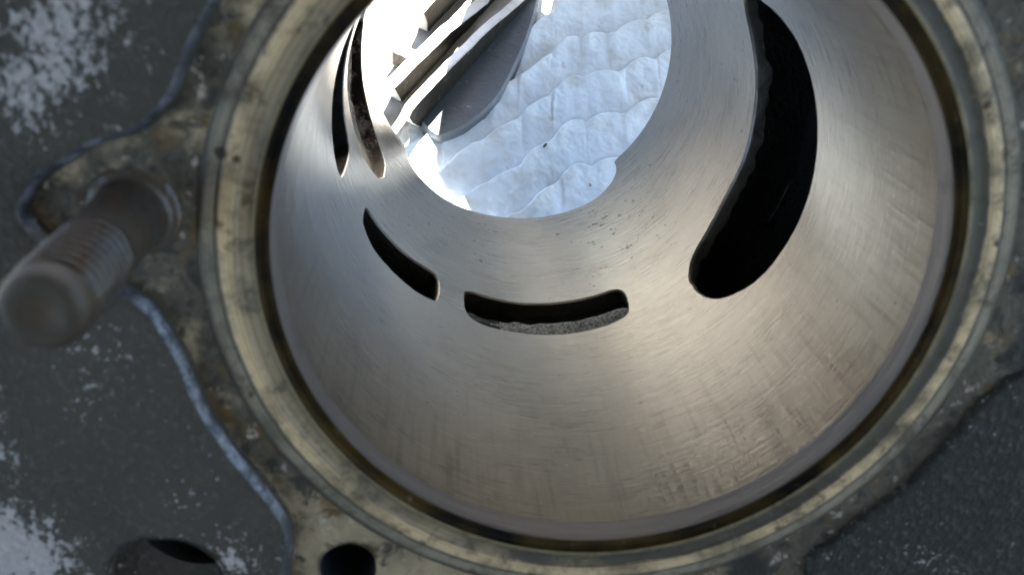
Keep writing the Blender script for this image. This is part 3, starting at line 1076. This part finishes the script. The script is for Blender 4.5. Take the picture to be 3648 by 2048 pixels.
def crumb(name, x, y, L_, W_, rz, mat, label):
    bm = bmesh.new()
    bmesh.ops.create_icosphere(bm, subdivisions=2, radius=0.5)
    for vv in bm.verts:
        vv.co.x *= L_; vv.co.y *= W_; vv.co.z *= W_ * 0.8
        vv.co *= 1 + 0.18 * noise.noise(vv.co * 40)
    me = bpy.data.meshes.new(name)
    bm.to_mesh(me)
    bm.free()
    me.materials.append(mat)
    for pp in me.polygons:
        pp.use_smooth = True
    o = bpy.data.objects.new(name, me)
    col.objects.link(o)
    o.location = (x, y, pad_h(x, y) - 0.065 + W_ * 0.3)
    o.rotation_euler = (0, 0, rz)
    o['label'] = label
    o['category'] = 'crumb'
    return o


crumb('crumb', -0.07, 2.875, 0.048, 0.022, 1.0, M_GRIT, 'dark oblong crumb lying on the blue quilted pad')
crumb('crumb', 0.25, 2.545, 0.030, 0.018, 1.7, M_TAN, 'tan crumb lying on the pad near the lower right of the opening')

# ------------------------------------------------------------------ finned casting on the pad
fin_o = thing('finned_casting', 'dark finned engine casting standing on the blue pad, partly in full sun', 'engine casting', Matrix.Translation((-0.916, 3.163, 0.0)))
FL = [(-1.5, 4.0), (-1.16, 3.36), (-0.98, 3.06), (-0.90, 2.95), (-0.84, 2.925), (-0.784, 2.951), (-0.669, 3.016), (-0.527, 3.149), (-0.397, 3.326), (-0.298, 3.579), (-0.199, 3.87), (-0.13, 4.142), (-0.082, 4.393), (-0.05, 4.7), (-0.05, 5.0), (-0.9, 5.1), (-1.4, 4.6)]
FL = chaikin([(x + 0.916, y - 3.163) for x, y in FL], 2)


def prism(name, poly, rings, mat, parent, to3=None, rim=None):
    """extrude a polygon through (inset, height) rings, both ends closed"""
    if area(poly) < 0:
        poly = list(reversed(poly))
    n = len(poly)
    verts, faces = [], []
    for ins, h in rings:
        q = poly if ins == 0 else offset(poly, ins)
        for x, y in q:
            verts.append((x, y, h) if to3 is None else to3(x, y, h))
    for k in range(len(rings) - 1):
        for i in range(n):
            j = (i + 1) % n
            faces.append((k * n + i, k * n + j, (k + 1) * n + j, (k + 1) * n + i))
    b = (len(rings) - 1) * n
    faces.append(tuple(b + i for i in range(n)))
    faces.append(tuple(reversed(range(n))))
    mi = [1 if rim else 0] * (len(faces) - 2) + [0, 0]
    return link_mesh(name, verts, faces, [mat, rim] if rim else mat, parent, False, mi)


prism('base_flange', FL, [(0.0, -0.05), (0.0, 0.055), (0.018, 0.080)], M_FLANGE, fin_o, None, M_RIM)
ue = Vector((0.543, 0.840, 0.0))
un = Vector((0.840, -0.543, 0.0))


def fin_plate(name, poly, off, thick, mat=M_CAST):
    def to3(u, z, h):
        p = ue * u - un * (off + h)
        return (p.x, p.y, z)
    q = resample(poly, 0.05)
    q = jitter(q, 0.008, 9, off * 10)
    return prism(name, q, [(0.006, 0.0), (0.0, 0.012), (0.0, thick - 0.01), (0.006, thick)], mat, fin_o, to3, M_ALU)


fin_plate('fin', [(-0.243, 0.261), (-0.215, 0.16), (-0.129, 0.04), (-0.10, 0.02), (0.0, 0.03), (1.9, 0.03), (1.9, 0.11), (1.371, 0.135), (0.785, 0.247), (0.25, 0.29), (0.0, 0.30), (-0.184, 0.295)], 0.0, 0.075)
fin_plate('fin', [(-0.12, 0.31), (-0.06, 0.10), (0.0, 0.02), (1.9, 0.02), (1.9, 0.16), (1.30, 0.20), (1.10, 0.16), (0.60, 0.27), (0.2, 0.30)], 0.22, 0.10)
fin_plate('fin', [(0.60, 0.33), (0.63, 0.20), (0.62, 0.12), (0.70, 0.03), (1.9, 0.03), (1.9, 0.30), (1.0, 0.33), (0.75, 0.34)], 0.47, 0.09)
fin_plate('rib', [(0.17, 0.32), (0.34, 0.09), (0.24, 0.06), (0.15, 0.19)], 0.44, 0.05)
v, f = [], []
NU, NO = 60, 40
for j in range(NO + 1):
    off = 0.09 + 1.6 * j / NO
    for i in range(NU + 1):
        u = -0.75 + 2.65 * i / NU
        q = min(1.0, max(0.0, (u + 0.62 + 0.12 * math.sin(off * 5)) / 0.55))
        h = 0.13 * q * q * (3 - 2 * q) + 0.012 * noise.fractal(Vector((u * 5, off * 5, 1.0)), 0.6, 2.0, 3)
        p = ue * u - un * off
        v.append((p.x, p.y, h - 0.02))
for j in range(NO):
    for i in range(NU):
        a = j * (NU + 1) + i
        f.append((a + 1, a, a + NU + 1, a + NU + 2))
link_mesh('fin_root', v, f, M_ROOT, fin_o, True)
# unseen block added behind the casting, shaped to shade the pad and bounce light


def shade_block_prof():
    pts = [(0.40, 0.0), (0.42, 2.10), (0.455, 2.48), (0.62, 2.66), (0.86, 2.90), (1.10, 3.12), (1.5, 3.3), (2.5, 3.3), (2.55, 0.0), (1.06, 0.0), (1.04, 0.74), (0.93, 0.74), (0.91, 0.0), (0.85, 0.0), (0.83, 0.74), (0.71, 0.74), (0.69, 0.0)]
    return pts


verts, faces = [], []
bp = resample(shade_block_prof(), 0.25)
rings = [(0.0, 1.54), (0.0, 1.58), (0.0, 1.76), (0.0, 1.80)]
nb_ = len(bp)
for ins, yy in rings:
    q = bp if ins == 0 else offset(bp, ins)
    for x, zz in q:
        verts.append((x, yy, zz))
for k in range(3):
    for i in range(nb_):
        j = (i + 1) % nb_
        faces.append((k * nb_ + i, k * nb_ + j, (k + 1) * nb_ + j, (k + 1) * nb_ + i))
v2, f2 = fill(bp, [])
faces += [tuple(t) for t in f2] + [tuple(3 * nb_ + i for i in reversed(t)) for t in f2]
link_mesh('shade_block', verts, faces, M_ALU, fin_o, False)
